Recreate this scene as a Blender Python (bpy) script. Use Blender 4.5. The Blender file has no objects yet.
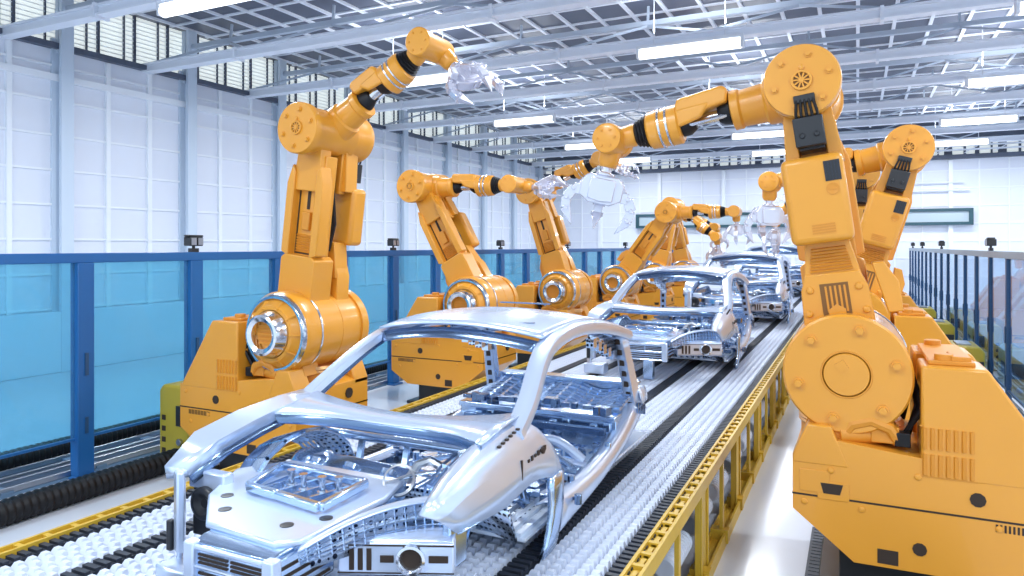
import bpy, bmesh, math, random
from mathutils import Vector, Matrix
random.seed(7)
PI = math.pi
scene = bpy.context.scene
C = scene.collection
V = Vector

# ------------------------------------------------------------------ materials
def mat(name, col, rough=.5, metal=0., spec=.5, emit=0., ecol=None, coat=0., bump=None, vary=0., vscale=3.):
    m = bpy.data.materials.new(name); m.use_nodes = True
    nt = m.node_tree; b = nt.nodes['Principled BSDF']
    b.inputs['Base Color'].default_value = (*col, 1)
    b.inputs['Roughness'].default_value = rough
    b.inputs['Metallic'].default_value = metal
    b.inputs['Specular IOR Level'].default_value = spec
    b.inputs['Coat Weight'].default_value = coat
    if emit:
        b.inputs['Emission Color'].default_value = (*(ecol or col), 1)
        b.inputs['Emission Strength'].default_value = emit
    tc = None
    if vary:
        tc = nt.nodes.new('ShaderNodeTexCoord')
        n = nt.nodes.new('ShaderNodeTexNoise'); n.inputs['Scale'].default_value = vscale; n.inputs['Detail'].default_value = 4
        nt.links.new(tc.outputs['Object'], n.inputs['Vector'])
        mx = nt.nodes.new('ShaderNodeMix'); mx.data_type = 'RGBA'
        mx.inputs[6].default_value = (*[max(0, c * (1 - vary)) for c in col], 1)
        mx.inputs[7].default_value = (*[min(1, c * (1 + vary)) for c in col], 1)
        nt.links.new(n.outputs['Fac'], mx.inputs[0]); nt.links.new(mx.outputs[2], b.inputs['Base Color'])
    if bump:
        sc, st = bump
        tc = tc or nt.nodes.new('ShaderNodeTexCoord')
        n2 = nt.nodes.new('ShaderNodeTexNoise'); n2.inputs['Scale'].default_value = sc; n2.inputs['Detail'].default_value = 3
        nt.links.new(tc.outputs['Object'], n2.inputs['Vector'])
        bp = nt.nodes.new('ShaderNodeBump'); bp.inputs['Strength'].default_value = st
        nt.links.new(n2.outputs['Fac'], bp.inputs['Height']); nt.links.new(bp.outputs['Normal'], b.inputs['Normal'])
    return m

ORANGE = mat('orange_paint', (.76, .325, .03), .32, vary=.05, vscale=1.5, coat=.25)
ORANGE2 = mat('orange_paint_deep', (.68, .27, .024), .45)
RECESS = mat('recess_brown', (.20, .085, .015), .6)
GROOVE = mat('dark_slot', (.035, .02, .012), .7)
BLACK = mat('black_rubber', (.006, .006, .008), .5, spec=.35)
BLACKM = mat('black_plastic', (.02, .021, .024), .35)
STEEL = mat('polished_steel', (.78, .80, .84), .16, metal=1)
STEELD = mat('brushed_steel', (.42, .44, .48), .3, metal=1)
COPPER = mat('copper_cable', (.75, .42, .18), .3, metal=.8)
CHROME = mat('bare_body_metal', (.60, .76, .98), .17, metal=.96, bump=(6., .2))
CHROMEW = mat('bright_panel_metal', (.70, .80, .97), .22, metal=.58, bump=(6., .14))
CHROMED = mat('dark_pressed_metal', (.20, .29, .45), .22, metal=1)  # dark metal tone for slots, lips, flanges and some brackets
GRIP = mat('gripper_metal', (.74, .74, .82), .24, metal=.72)
YELLOW = mat('conveyor_yellow', (.60, .38, .035), .4, vary=.12, vscale=6)
OLIVE = mat('olive_cabinet', (.50, .37, .03), .45, vary=.06)
BLUE = mat('fence_blue', (.015, .125, .36), .35)
NAVY = mat('fence_navy', (.022, .08, .18), .4)
GREYRAIL = mat('fence_grey_rail', (.30, .38, .46), .4)
WHITEP = mat('white_wall_panel', (.82, .85, .94), .5, vary=.03, vscale=.6)
WHITEF = mat('white_wall_frame', (.92, .95, 1.0), .4)
COLM = mat('wall_column_paint', (.66, .75, .86), .4)
WALLDK = mat('wall_fascia', (.10, .12, .17), .5)
PLINTH = mat('wall_plinth', (.72, .80, .90), .5)
DECK = mat('roof_deck', (.085, .10, .15), .38, vary=.2, vscale=.4)
TRUSS = mat('truss_paint', (.84, .88, .96), .38)
TRUSSD = mat('truss_paint_dull', (.50, .57, .67), .45)
FLOOR = mat('glossy_floor', (.68, .72, .80), .16, vary=.05, vscale=.35)
MATG = mat('grey_floor_mat', (.10, .11, .13), .75)
STUD = mat('roller_plastic', (.66, .72, .84), .3)
DECKC = mat('conveyor_bed', (.09, .12, .19), .45)
CHAIN = mat('drive_chain', (.022, .028, .042), .5)
TUBE = mat('lamp_tube', (1, 1, 1), .5, emit=2.6, ecol=(.93, .97, 1))
HOUS = mat('lamp_housing', (.8, .83, .88), .4)
LOUV = mat('clerestory_pane', (.8, .85, .8), .5, emit=.5, ecol=(.94, 1, .98))
TEAL = mat('teal_frame', (.03, .09, .115), .4)
BOARD = mat('pale_board', (.50, .60, .66), .4)
RAILB = mat('blue_grey_rail', (.11, .20, .31), .35)

def perforated(name, col, hole, sc, thr):
    m = mat(name, col, .22, metal=.9)
    nt = m.node_tree; b = nt.nodes['Principled BSDF']
    tc = nt.nodes.new('ShaderNodeTexCoord'); v = nt.nodes.new('ShaderNodeTexVoronoi'); v.inputs['Scale'].default_value = sc; v.inputs['Randomness'].default_value = 0.
    lt = nt.nodes.new('ShaderNodeMath'); lt.operation = 'LESS_THAN'; lt.inputs[1].default_value = thr
    mx = nt.nodes.new('ShaderNodeMix'); mx.data_type = 'RGBA'; mx.inputs[6].default_value = (*col, 1); mx.inputs[7].default_value = (*hole, 1)
    nt.links.new(tc.outputs['Object'], v.inputs['Vector']); nt.links.new(v.outputs['Distance'], lt.inputs[0])
    nt.links.new(lt.outputs[0], mx.inputs[0]); nt.links.new(mx.outputs[2], b.inputs['Base Color'])
    return m
PERF = perforated('perforated_sheet', (.66, .78, .95), (.02, .03, .06), 26., .36)
PERFW = perforated('perforated_bright_sheet', (.82, .90, 1.0), (.05, .07, .12), 13., .22)
PERFW.node_tree.nodes['Principled BSDF'].inputs['Metallic'].default_value = .35
def glass(name, tint, gl=.10, ior=1.35):
    m = bpy.data.materials.new(name); m.use_nodes = True
    nt = m.node_tree; nt.nodes.clear()
    o = nt.nodes.new('ShaderNodeOutputMaterial'); t = nt.nodes.new('ShaderNodeBsdfTransparent')
    g = nt.nodes.new('ShaderNodeBsdfGlossy'); mx = nt.nodes.new('ShaderNodeMixShader'); lw = nt.nodes.new('ShaderNodeFresnel')
    d = nt.nodes.new('ShaderNodeBsdfDiffuse'); m2 = nt.nodes.new('ShaderNodeMixShader')
    lw.inputs['IOR'].default_value = ior
    t.inputs['Color'].default_value = (*[c ** .75 for c in tint], 1); g.inputs['Roughness'].default_value = .02
    d.inputs['Color'].default_value = (*[c * .8 for c in tint], 1); m2.inputs[0].default_value = gl
    nt.links.new(t.outputs[0], m2.inputs[1]); nt.links.new(d.outputs[0], m2.inputs[2])
    ge = nt.nodes.new('ShaderNodeNewGeometry'); inv_ = nt.nodes.new('ShaderNodeMath'); inv_.operation = 'SUBTRACT'; inv_.inputs[0].default_value = 1.
    mu = nt.nodes.new('ShaderNodeMath'); mu.operation = 'MULTIPLY'
    nt.links.new(ge.outputs['Backfacing'], inv_.inputs[1]); nt.links.new(lw.outputs[0], mu.inputs[0]); nt.links.new(inv_.outputs[0], mu.inputs[1])
    nt.links.new(mu.outputs[0], mx.inputs[0]); nt.links.new(m2.outputs[0], mx.inputs[1]); nt.links.new(g.outputs[0], mx.inputs[2])
    nt.links.new(mx.outputs[0], o.inputs[0])
    return m
GLASSB = glass('blue_safety_glass', (.33, .68, .83), .14)
GLASSC = glass('pale_safety_glass', (.45, .66, .84), .06, 2.2)

# ------------------------------------------------------------------ mesh builder
def basis(d):
    d = V(d).normalized()
    u = d.cross(V((0, 0, 1))) if abs(d.z) < .95 else d.cross(V((1, 0, 0)))
    u.normalize()
    return d, u, d.cross(u)

class MB:
    def __init__(s): s.v = []; s.f = []; s.M = None
    def at(s, M): s.M = M; return s
    def add(s, vs, fs):
        n = len(s.v)
        for p in vs:
            p = V(p); s.v.append(s.M @ p if s.M is not None else p)
        s.f += [tuple(i + n for i in q) for q in fs]
        return s
    def box(s, c, d, R=None, taper=1.):
        cx, cy, cz = c; a, b, h = d[0] / 2, d[1] / 2, d[2] / 2
        vs = []
        for z, t in ((-h, 1.), (h, taper)):
            for x, y in ((-a, -b), (a, -b), (a, b), (-a, b)):
                p = V((x * t, y * t, z))
                if R is not None: p = R @ p
                vs.append(p + V(c))
        return s.add(vs, [(3, 2, 1, 0), (4, 5, 6, 7), (0, 1, 5, 4), (1, 2, 6, 5), (2, 3, 7, 6), (3, 0, 4, 7)])
    def b2(s, x0, x1, y0, y1, z0, z1):
        return s.box(((x0 + x1) / 2, (y0 + y1) / 2, (z0 + z1) / 2), (abs(x1 - x0), abs(y1 - y0), abs(z1 - z0)))
    def bar(s, p, q, w, h=None):
        p, q = V(p), V(q); h = h or w
        d, u, n = basis(q - p)
        vs = [e + u * a * w / 2 + n * b * h / 2 for e in (p, q) for a, b in ((-1, -1), (1, -1), (1, 1), (-1, 1))]
        return s.add(vs, [(0, 1, 2, 3), (7, 6, 5, 4), (0, 4, 5, 1), (1, 5, 6, 2), (2, 6, 7, 3), (3, 7, 4, 0)])
    def lathe(s, o, d, prof, n=32, cap=True):
        o = V(o); d, u, w = basis(d)
        vs = []; fs = []
        for t, r in prof:
            for k in range(n):
                a = 2 * PI * k / n
                vs.append(o + d * t + (u * math.cos(a) + w * math.sin(a)) * max(r, 1e-4))
        for i in range(len(prof) - 1):
            for k in range(n):
                k2 = (k + 1) % n
                fs.append((i * n + k, i * n + k2, (i + 1) * n + k2, (i + 1) * n + k))
        if cap:
            fs.append(tuple(range(n - 1, -1, -1))); m = (len(prof) - 1) * n
            fs.append(tuple(m + k for k in range(n)))
        return s.add(vs, fs)
    def cyl(s, p, q, r, r2=None, n=24):
        p, q = V(p), V(q)
        return s.lathe(p, q - p, [(0, r), ((q - p).length, r if r2 is None else r2)], n)
    def prism(s, poly, a0, a1, ax='y'):
        f = {'y': lambda p, a: (p[0], a, p[1]), 'x': lambda p, a: (a, p[0], p[1]), 'z': lambda p, a: (p[0], p[1], a)}[ax]
        n = len(poly)
        vs = [f(p, a0) for p in poly] + [f(p, a1) for p in poly]
        fs = [tuple(range(n)), tuple(range(2 * n - 1, n - 1, -1))] + [(i, n + i, n + (i + 1) % n, (i + 1) % n) for i in range(n)]
        return s.add(vs, fs)
    def tube(s, pts, r, n=8, rb=None):
        pts = [V(p) for p in pts]; rings = []
        prev = None
        for i, p in enumerate(pts):
            t = (pts[min(i + 1, len(pts) - 1)] - pts[max(i - 1, 0)]).normalized()
            if prev is None: _, u, w = basis(t)
            else:
                u = (prev - t * prev.dot(t)).normalized(); w = t.cross(u)
            prev = u
            rr = r[i] if isinstance(r, (list, tuple)) else r
            rings.append([p + u * math.cos(2 * PI * k / n) * rr + w * math.sin(2 * PI * k / n) * (rr if rb is None else rb) for k in range(n)])
        vs = [p for g in rings for p in g]; fs = []
        for i in range(len(pts) - 1):
            for k in range(n):
                k2 = (k + 1) % n; fs.append((i * n + k, i * n + k2, (i + 1) * n + k2, (i + 1) * n + k))
        fs.append(tuple(range(n - 1, -1, -1))); m = (len(pts) - 1) * n; fs.append(tuple(m + k for k in range(n)))
        return s.add(vs, fs)
    def strip(s, rows):
        n = len(rows[0]); vs = [p for r in rows for p in r]
        fs = [(i * n + j, i * n + j + 1, (i + 1) * n + j + 1, (i + 1) * n + j) for i in range(len(rows) - 1) for j in range(n - 1)]
        return s.add(vs, fs)
    def build(s, name, m, parent=None, bevel=0., smooth=35., solid=0., sub=0, seg=2, wire=0., recalc=True, off=0.):
        me = bpy.data.meshes.new(name); me.from_pydata([tuple(p) for p in s.v], [], s.f)
        if recalc:
            bm = bmesh.new(); bm.from_mesh(me); bmesh.ops.recalc_face_normals(bm, faces=bm.faces); bm.to_mesh(me); bm.free()
        me.materials.append(m)
        if smooth:
            me.polygons.foreach_set('use_smooth', [True] * len(me.polygons))
            me.set_sharp_from_angle(angle=math.radians(smooth))
        o = bpy.data.objects.new(name, me); C.objects.link(o)
        if parent is not None: o.parent = parent
        if sub:
            k = o.modifiers.new('s', 'SUBSURF'); k.levels = k.render_levels = sub; k.boundary_smooth = 'PRESERVE_CORNERS'
        if solid:
            k = o.modifiers.new('t', 'SOLIDIFY'); k.thickness = solid; k.offset = off
        if wire:
            k = o.modifiers.new('w', 'WIREFRAME'); k.thickness = wire; k.use_replace = True
        if bevel:
            k = o.modifiers.new('b', 'BEVEL'); k.width = bevel; k.segments = seg; k.limit_method = 'ANGLE'; k.angle_limit = math.radians(40)
        return o

def tag(o, label=None, cat=None, group=None, kind=None):
    if label: o['label'] = label
    if cat: o['category'] = cat
    if group: o['group'] = group
    if kind: o['kind'] = kind
    return o
def thing(name, label, cat, loc=(0, 0, 0), rz=0., group=None):
    o = bpy.data.objects.new(name, None); C.objects.link(o)
    o.location = loc; o.rotation_euler = (0, 0, rz); o.empty_display_size = .2
    return tag(o, label, cat, group)
def copy_tree(o, parent=None):
    c = o.copy(); C.objects.link(c)
    if parent is not None: c.parent = parent
    for ch in [x for x in o.children]:
        copy_tree(ch, c)
    return c
def struct(o): o['kind'] = 'structure'; return o
def T(x, y, z): return Matrix.Translation((x, y, z))
def RY(a): return Matrix.Rotation(a, 4, 'Y')
def RX(a): return Matrix.Rotation(a, 4, 'X')
def RZ(a): return Matrix.Rotation(a, 4, 'Z')

# ------------------------------------------------------------------ the hall
XW, YB, XR, YF = -15., 35., 22., -6.
struct(MB().b2(XW - .3, XR, YF, YB + .3, -.2, 0).build('floor', FLOOR, smooth=0))

# left wall
m = MB(); m.b2(XW - .3, XW, YF, YB, 1.25, 6.7); struct(m.build('wall_left', WHITEP, smooth=0))
m = MB(); m.b2(XW - .3, XW + .25, YF, YB, 0, 1.25); struct(m.build('baseboard_left', PLINTH, bevel=.02))
m = MB()
y = 9.23 - 3.08 * 5
while y < YB:
    for k in range(1, 3): m.b2(XW - .02, XW + .07, y + 1.027 * k - .05, y + 1.027 * k + .05, 1.2, 6.65)
    y += 3.08
z = 1.3
while z < 6.6:
    m.b2(XW - .02, XW + .045, YF, YB, z - .022, z + .022); z += .72
m.b2(XW - .02, XW + .10, YF, YB, 6.02, 6.16)
struct(m.build('trim_1', WHITEF, smooth=0))
y = 9.23 - 3.08 * 5; first = None
while y < YB - .5:
    if first is None:
        m = MB(); m.b2(-.02, .05, -.20, .20, 0, 6.9); m.b2(.05, .22, -.05, .05, 0, 7.9); m.b2(.18, .26, -.13, .13, 0, 7.9); m.b2(.0, .1, -.10, .10, 6.6, 7.9)
        first = struct(m.build('wall_column', COLM, smooth=0)); o = first
    else:
        o = first.copy(); C.objects.link(o)
    o.location = (XW, y, 0); y += 3.08
# clerestory
m = MB(); m.b2(XW - .25, XW + .16, YF, YB, 6.68, 6.80); struct(m.build('trim_2', WALLDK, smooth=0))
m = MB(); m.b2(XW - .2, XW - .16, YF, YB, 6.8, 7.95); struct(m.build('window_1', LOUV, smooth=0))
m = MB(); z = 6.86
while z < 7.9:
    m.box((XW - .12, (YF + YB) / 2, z), (.035, YB - YF, .012), RY(.5).to_3x3()); z += .10
struct(m.build('window_1_louvers', WHITEF, smooth=0))
m = MB(); y = YF + .3
while y < YB:
    m.b2(XW - .15, XW - .10, y - .03, y + .03, 6.78, 7.95); m.b2(XW - .15, XW - .10, y + .60, y + .63, 6.78, 7.95); y += .88
struct(m.build('trim_3', WALLDK, smooth=0))

# back wall
m = MB(); m.b2(XW - .3, XR, YB, YB + .3, 0, 6.3); struct(m.build('wall_back', WHITEP, smooth=0))
m = MB(); x = XW
i = 0
while x < XR:
    w = .16 if i % 3 == 0 else .05
    m.b2(x - w / 2, x + w / 2, YB - (.16 if i % 3 == 0 else .05), YB + .02, 0, 6.2); x += 1.03; i += 1
z = .6
while z < 6.2:
    m.b2(XW, XR, YB - .04, YB + .02, z - .022, z + .022); z += .74
struct(m.build('trim_4', WHITEF, smooth=0))
m = MB(); m.b2(XW - .3, XR, YB - .3, YB + .3, 6.25, 6.42); struct(m.build('trim_5', WALLDK, smooth=0))
m = MB(); m.b2(XW - .3, XR, YB - .05, YB + .3, 6.42, 7.95); struct(m.build('window_2', LOUV, smooth=0))
m = MB(); x = XW + .4
while x < XR:
    for dx, ww in ((0, .16), (.55, .07), (.8, .3), (1.5, .09)):
        m.b2(x + dx, x + dx + ww, YB - .12, YB, 6.42, 7.95)
    x += 1.9
m.b2(XW, XR, YB - .2, YB, 6.95, 7.95)
struct(m.build('trim_6', WALLDK, smooth=0))
m = MB()
for zz in (6.55, 6.72): m.b2(XW, XR, YB - .5, YB - .4, zz, zz + .07)
x = XW
while x < XR:
    m.bar((x, YB - .45, 6.45), (x + .5, YB - .45, 6.75), .04); x += 1.0
struct(m.build('trim_7', TRUSS, smooth=0))

# roof
struct(MB().b2(XW - .4, XR, YF, YB + .4, 7.95, 8.1).build('ceiling', DECK, smooth=0))
m = MB(); x = XW + .2
while x < XR: m.b2(x - .04, x + .04, YF, YB, 7.90, 7.96); x += .78
y = YF + .3
while y < YB: m.b2(XW, XR, y - .035, y + .035, 7.915, 7.955); y += 1.035
struct(m.build('ceiling_grid', TRUSS, smooth=0))
mb = MB()
mb.b2(XW - .1, XR, -.12, .12, 6.64, 6.68); mb.b2(XW - .1, XR, -.12, .12, 6.80, 6.84); mb.b2(XW - .1, XR, -.07, .07, 6.66, 6.82)
x = XW + 3.
while x < XR:
    mb.b2(x - .03, x + .03, -.15, .15, 6.6, 6.86)
    x += 6.2
lower = None
mt = MB()
mt.b2(XW - .1, XR, 1.08, 1.20, 7.46, 7.57)
x = XW
k = 0
while x < XR - 3:
    mt.bar((x, 0, 6.84), (x + 1.55, 1.1, 7.45), .05); mt.bar((x + 3.1, 0, 6.84), (x + 1.55, 1.1, 7.45), .05)
    mt.bar((x + 1.55, 1.1, 7.5), (x + 1.55, 1.15, 7.9), .05)
    x += 3.1
A = struct(mb.build('roof_beam', TRUSS, smooth=0)); B = struct(mt.build('roof_truss', TRUSSD, smooth=0))
for k in range(-3, 9):
    y = 8.1 + 3.1 * k
    if k == -3: a, b = A, B
    else:
        a = A.copy(); b = B.copy(); C.objects.link(a); C.objects.link(b)
    a.location.y = b.location.y = y

# hanging lamps
def make_lamp():
    r = thing('fluorescent_lamp', '', 'lamp', group='fluorescent lamps under the roof')
    m = MB(); m.b2(-1.05, 1.05, -.10, .10, .10, .17); m.b2(-1.05, -.99, -.09, .09, -.08, .12); m.b2(.99, 1.05, -.09, .09, -.08, .12)
    m.build('housing', HOUS, r, bevel=.01)
    m = MB(); m.cyl((-.99, 0, 0), (.99, 0, 0), .095, n=16); m.build('tube', TUBE, r)
    m = MB()
    for x in (-.7, .7): MB().cyl((x, 0, .16), (x, 0, 1.4), .012, n=6).build('hanger', HOUS, r)
    return r
lampA = make_lamp(); n = 0
cols = {-9.4: 'left', -3.0: 'middle', 3.4: 'right', 9.8: 'unseen outer right'}  # outer right lamps hang out of view, put in as further light
rown = ['nearest', 'second', 'third', 'fourth', 'farthest', 'added overhead', 'added rearmost']
for j, y in enumerate((8.1, 14.2, 20.2, 26.3, 31.6, 2., -3.)):  # last two rows are unseen lamps, added to light the near hall
    for x in (-9.4, -3.0, 3.4, 9.8):
        L = bpy.data.lights.new('lamp_light', 'AREA'); L.shape = 'RECTANGLE'; L.size = 2.0; L.size_y = .19; L.energy = 185; L.color = (.90, .95, 1)
        lo = bpy.data.objects.new('lamp_light', L); C.objects.link(lo); lo.location = (x, y, 6.398); lo['kind'] = 'helper'
        if j < 5:
            U = L.copy(); U.energy = 70; uo = bpy.data.objects.new('lamp_light', U); C.objects.link(uo); uo.location = (x, y, 6.92); uo.rotation_euler.x = PI; uo['kind'] = 'helper'
        o = lampA if n == 0 else copy_tree(lampA); n += 1
        o.location = (x, y, 6.5)
        o['label'] = 'white fluorescent tube lamp under the roof, %s one in the %s lamp row' % (rown[j], cols[x])

# board on the back wall
t = thing('wall_sign', 'long pale board in a dark teal frame high on the back wall', 'board', (-2.82, YB - .25, 3.48))
m = MB(); W = 7.15
m.b2(-W, W, -.08, .1, 0, .13); m.b2(-W, W, -.08, .1, .58, .70); m.b2(-W, -W + .16, -.08, .1, .1, .6); m.b2(W - .16, W, -.08, .1, .1, .6)
m.b2(1.9, 2.0, -.06, .1, .1, .6)
m.build('frame', TEAL, t, bevel=.01)
m = MB(); m.b2(-W + .1, W - .1, .02, .1, .1, .6); m.build('board', BOARD, t)
m = MB()
m.b2(0, 5.2, -.03, .03, 4.92, 4.99); m.b2(1.6, 5.0, -.03, .03, 5.25, 5.3); m.b2(2.3, 2.4, -.04, .03, 4.4, 6.2)
o = m.build('wall_conduit', HOUS, bevel=.01); o.location = (-1., YB - .2, 0)
tag(o, 'white conduit pipes crossing on the back wall above the teal board', 'pipe')

# ------------------------------------------------------------------ fences
def safety_fence(x, y0, n, step, mp, mr, mg, label, pw, sign):
    r = thing('safety_fence', label, 'fence', (x, y0, 0))
    L = step * n
    m = MB(); m.b2(-.045, .045, -.1, L + .1, 2.41, 2.52); m.build('top_rail', mr, r, bevel=.008)
    m = MB(); m.b2(-.02, .02, 0, L, .43, .46); m.build('bottom_rail', mp, r, bevel=.004)
    m = MB(); m.b2(-.07 if sign > 0 else -.035, .07 if sign > 0 else .035, -pw / 2, pw / 2, 0.02, 2.41); m.b2(-.13, .13, -pw / 2 - .04, pw / 2 + .04, 0, .03)
    p0 = m.build('post', mp, r, bevel=.008)
    h0 = MB().b2(.07 if sign > 0 else -.035, .085 if sign > 0 else -.05, -.02, .02, 1.15, 1.40).build('latch_plate', NAVY, p0)
    h1 = MB().b2(.07 if sign > 0 else -.035, .083 if sign > 0 else -.048, -.018, .018, .5, .68).build('hinge', NAVY, p0)
    m = MB(); m.b2(-.006, .006, pw / 2, step - pw / 2, .45, 2.41)
    g0 = m.build('glass_pane', mg, r, smooth=0)
    for k in range(1, n + 1):
        p = p0.copy(); C.objects.link(p); p.location.y = step * k
        for h_ in (h0, h1):
            h = h_.copy(); C.objects.link(h); h.parent = p
        if k < n:
            g = g0.copy(); C.objects.link(g); g.location.y = step * k
    return r
safety_fence(-7.85, 5.08 - 1.49 * 3, 22, 1.49, BLUE, BLUE, GLASSB, 'blue framed glass safety fence running along the left side of the line', .19, 1)
safety_fence(2.03, 11.2, 15, 1.55, NAVY, GREYRAIL, GLASSC, 'navy posted glass safety fence behind the right hand robots', .10, -1)

def make_flood():
    r = thing('floodlight', '', 'lamp', group='floodlights on top of the fences')
    m = MB(); m.b2(-.03, .03, -.06, .06, 0, .05); m.cyl((0, 0, .04), (0, 0, .09), .02, n=8); m.build('mount', BLACKM, r)
    m = MB(); m.b2(-.07, .07, -.10, -.005, .08, .20); m.b2(-.07, .07, .005, .10, .08, .20); m.b2(-.05, .05, -.12, .12, .2, .225)
    m.build('lamp_head', BLACKM, r, bevel=.015)
    m = MB(); m.b2(.07, .076, -.09, -.015, .095, .185); m.b2(.07, .076, .015, .09, .095, .185); m.build('lens', STEELD, r)
    return r
fl = make_flood(); n = 0
ordn = ['first', 'second', 'third', 'fourth', 'fifth', 'sixth']
for k, i in enumerate((1, 4, 7, 10, 14)):
    o = fl if n == 0 else copy_tree(fl); n += 1
    o.location = (-7.85, 5.08 + 1.49 * i, 2.52); o['label'] = 'black twin floodlight on top of the blue fence, %s from the camera' % ordn[k]
for k, y in enumerate((14.3, 22.05, 28.25, 32.9)):
    o = copy_tree(fl); o.location = (2.03, y, 2.52); o.rotation_euler.z = PI; o['label'] = 'black twin floodlight on top of the navy fence, %s from the camera' % ordn[k]

# floor rails and hoses
def floor_rail(x, sgn, label):
    m = MB()
    m.b2(-.32, -.02, -4, 28, 0, .03); m.b2(-.75, -.40, -4, 28, 0, .025)
    r = thing('floor_track', label, 'rail', (x, 5., 0))
    m.build('base_plate', RAILB, r)
    m = MB()
    for xx in (-.06, -.28, -.44, -.70): m.b2(xx - .02, xx + .02, -4, 28, .03, .09)
    m.build('guide_rail', STEELD, r, bevel=.006)
    m = MB()
    for k in range(30): m.b2(-.74, -.02, -3.8 + k * 1.02, -3.68 + k * 1.02, .026, .055)
    m.build('cross_tie', RAILB, r)
floor_rail(-7.62 - .25, 1, 'steel guide rails on blue plates under the blue fence')
floor_rail(3.0, -1, 'steel guide rails on blue plates under the navy fence')
def hose(name, pts_y, x, r, label):
    m = MB(); prof = []; y = pts_y[0]
    L = pts_y[1] - pts_y[0]; t = 0.
    while t < L:
        prof += [(t, r * .86), (t + .018, r), (t + .040, r), (t + .055, r * .86)]; t += .07
    m.lathe((x, pts_y[0], r), (0, 1, 0), prof, n=14)
    return tag(m.build(name, BLACK, smooth=50), label, 'hose')
hose('corrugated_hose', (.5, 5.74), -7.12, .125, 'black corrugated hose on the floor leading to the nearest olive box')
hose('corrugated_hose', (.5, 31), -8.78, .125, 'black corrugated hose lying behind the blue fence')
hose('corrugated_hose', (9., 31), 2.95, .12, 'black corrugated hose lying behind the navy fence')

# ------------------------------------------------------------------ conveyor
CX0, CX1, CY0, CY1, CZ = -4.5, -1.1, .3, 34., .8
r = thing('conveyor', 'long roller conveyor with yellow side frames carrying the car bodies', 'conveyor', (0, CY0, 0))
L = CY1 - CY0
m = MB(); m.b2(CX0 + .03, CX1 - .03, 0, L, .69, .755); m.build('bed', DECKC, r)
strips = [CX0 + .085 + i * (CX1 - CX0 - .17) / 6 for i in range(7)]
s0 = None
for xs in strips:
    if s0 is None:
        m = MB(); m.b2(-.06, .06, 0, L, .755, .785); t = 0.
        while t < L:
            m.box((0, t + .03, .792), (.115, .034, .02)); t += .062
        s0 = m.build('drive_chain', CHAIN, r, smooth=0); o = s0
    else:
        o = s0.copy(); C.objects.link(o)
    o.location.x = xs
m = MB()
for i in range(6):
    a, b = strips[i] + .075, strips[i + 1] - .075
    nn = 5
    for k in range(nn):
        xc = a + (b - a) * (k + .5) / nn
        w = (b - a) / nn * .84
        t = .05 * (k % 2)
        while t < L - .1:
            ln = .064
            m.add([(xc - w / 2, t, .755), (xc + w / 2, t, .755), (xc + w / 2, t + ln, .755), (xc - w / 2, t + ln, .755),
                   (xc - w * .34, t + ln * .45, .797), (xc + w * .34, t + ln * .45, .797), (xc + w * .34, t + ln * .9, .797), (xc - w * .34, t + ln * .9, .797)],
                  [(4, 5, 6, 7), (0, 1, 5, 4), (1, 2, 6, 5), (2, 3, 7, 6), (3, 0, 4, 7)])
            t += .074
o = m.build('roller_rows', STUD, r, smooth=0, recalc=False); o['kind'] = 'stuff'; o['label'] = 'rows of small white studded rollers'
for sx, nm in ((CX0, -1), (CX1, 1)):
    m = MB()
    m.b2(sx - .055, sx - .035, 0, L, .72, .82); m.b2(sx + .035, sx + .055, 0, L, .72, .82); m.b2(sx - .05, sx + .05, 0, L, .73, .79)
    t = 0.
    while t < L:
        m.b2(sx - .036, sx + .036, t, t + .035, .78, .815); m.b2(sx - .014, sx + .014, t, t + .13, .78, .803); t += .17
    m.build('side_rail', YELLOW, r, bevel=0, smooth=0)
    m = MB(); m.b2(sx - .06, sx + .08, 0, L, 0.0, .05); m.b2(sx - .06, sx - .04, 0, L, .05, .10); m.b2(sx + .06, sx + .08, 0, L, .05, .12)
    t = 0.
    while t < L: m.b2(sx - .05, sx + .10, t, t + .1, .03, .14); t += .86
    m.build('bottom_rail', YELLOW, r, smooth=0)
l0 = None
for sx in (CX1, CX0):
    for k in range(20):
        if l0 is None:
            m = MB(); m.b2(.0, .04, -.14, .14, .05, .74); m.b2(.04, .055, -.14, -.11, .05, .74); m.b2(.04, .055, .11, .14, .05, .74)
            l0 = m.build('leg', YELLOW, r, bevel=.004); o = l0
        else:
            o = l0.copy(); C.objects.link(o)
        o.location = (sx, .15 + k * 1.70, 0)
b0 = None
for k in range(20):
    if b0 is None:
        b0 = MB().b2(CX1 + .02, CX1 + .05, .96, 1.02, .05, .74).build('brace', YELLOW, r); o = b0
    else:
        o = b0.copy(); C.objects.link(o)
    o.location.y = k * 1.70
u0 = None
for k in range(39):
    if u0 is None:
        m = MB(); prof = []; t = 0
        while t < .50: prof += [(t, .068), (t + .012, .085), (t + .035, .085), (t + .047, .068)]; t += .05
        m.lathe((CX1 - .10, .33, .36), (0, 1, 0), prof, n=14)
        u0 = m.build('return_roller', STUD, r); o = u0
    else:
        o = u0.copy(); C.objects.link(o)
    o.location.y = k * .85
m = MB(); m.b2(CX0 + .5, CX1 - .6, 0, L, 0, .69); m.build('under_frame', DECKC, r)

# ------------------------------------------------------------------ robots
def bolts(m, o, d, R, n, r, h, ph=0.):
    o = V(o); d, u, w = basis(d)
    for k in range(n):
        a = ph + 2 * PI * k / n
        p = o + (u * math.cos(a) + w * math.sin(a)) * R
        m.lathe(p, d, [(0, r * 1.45), (h * .4, r * 1.45), (h * .4, r), (h, r * .92)], n=6)

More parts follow.
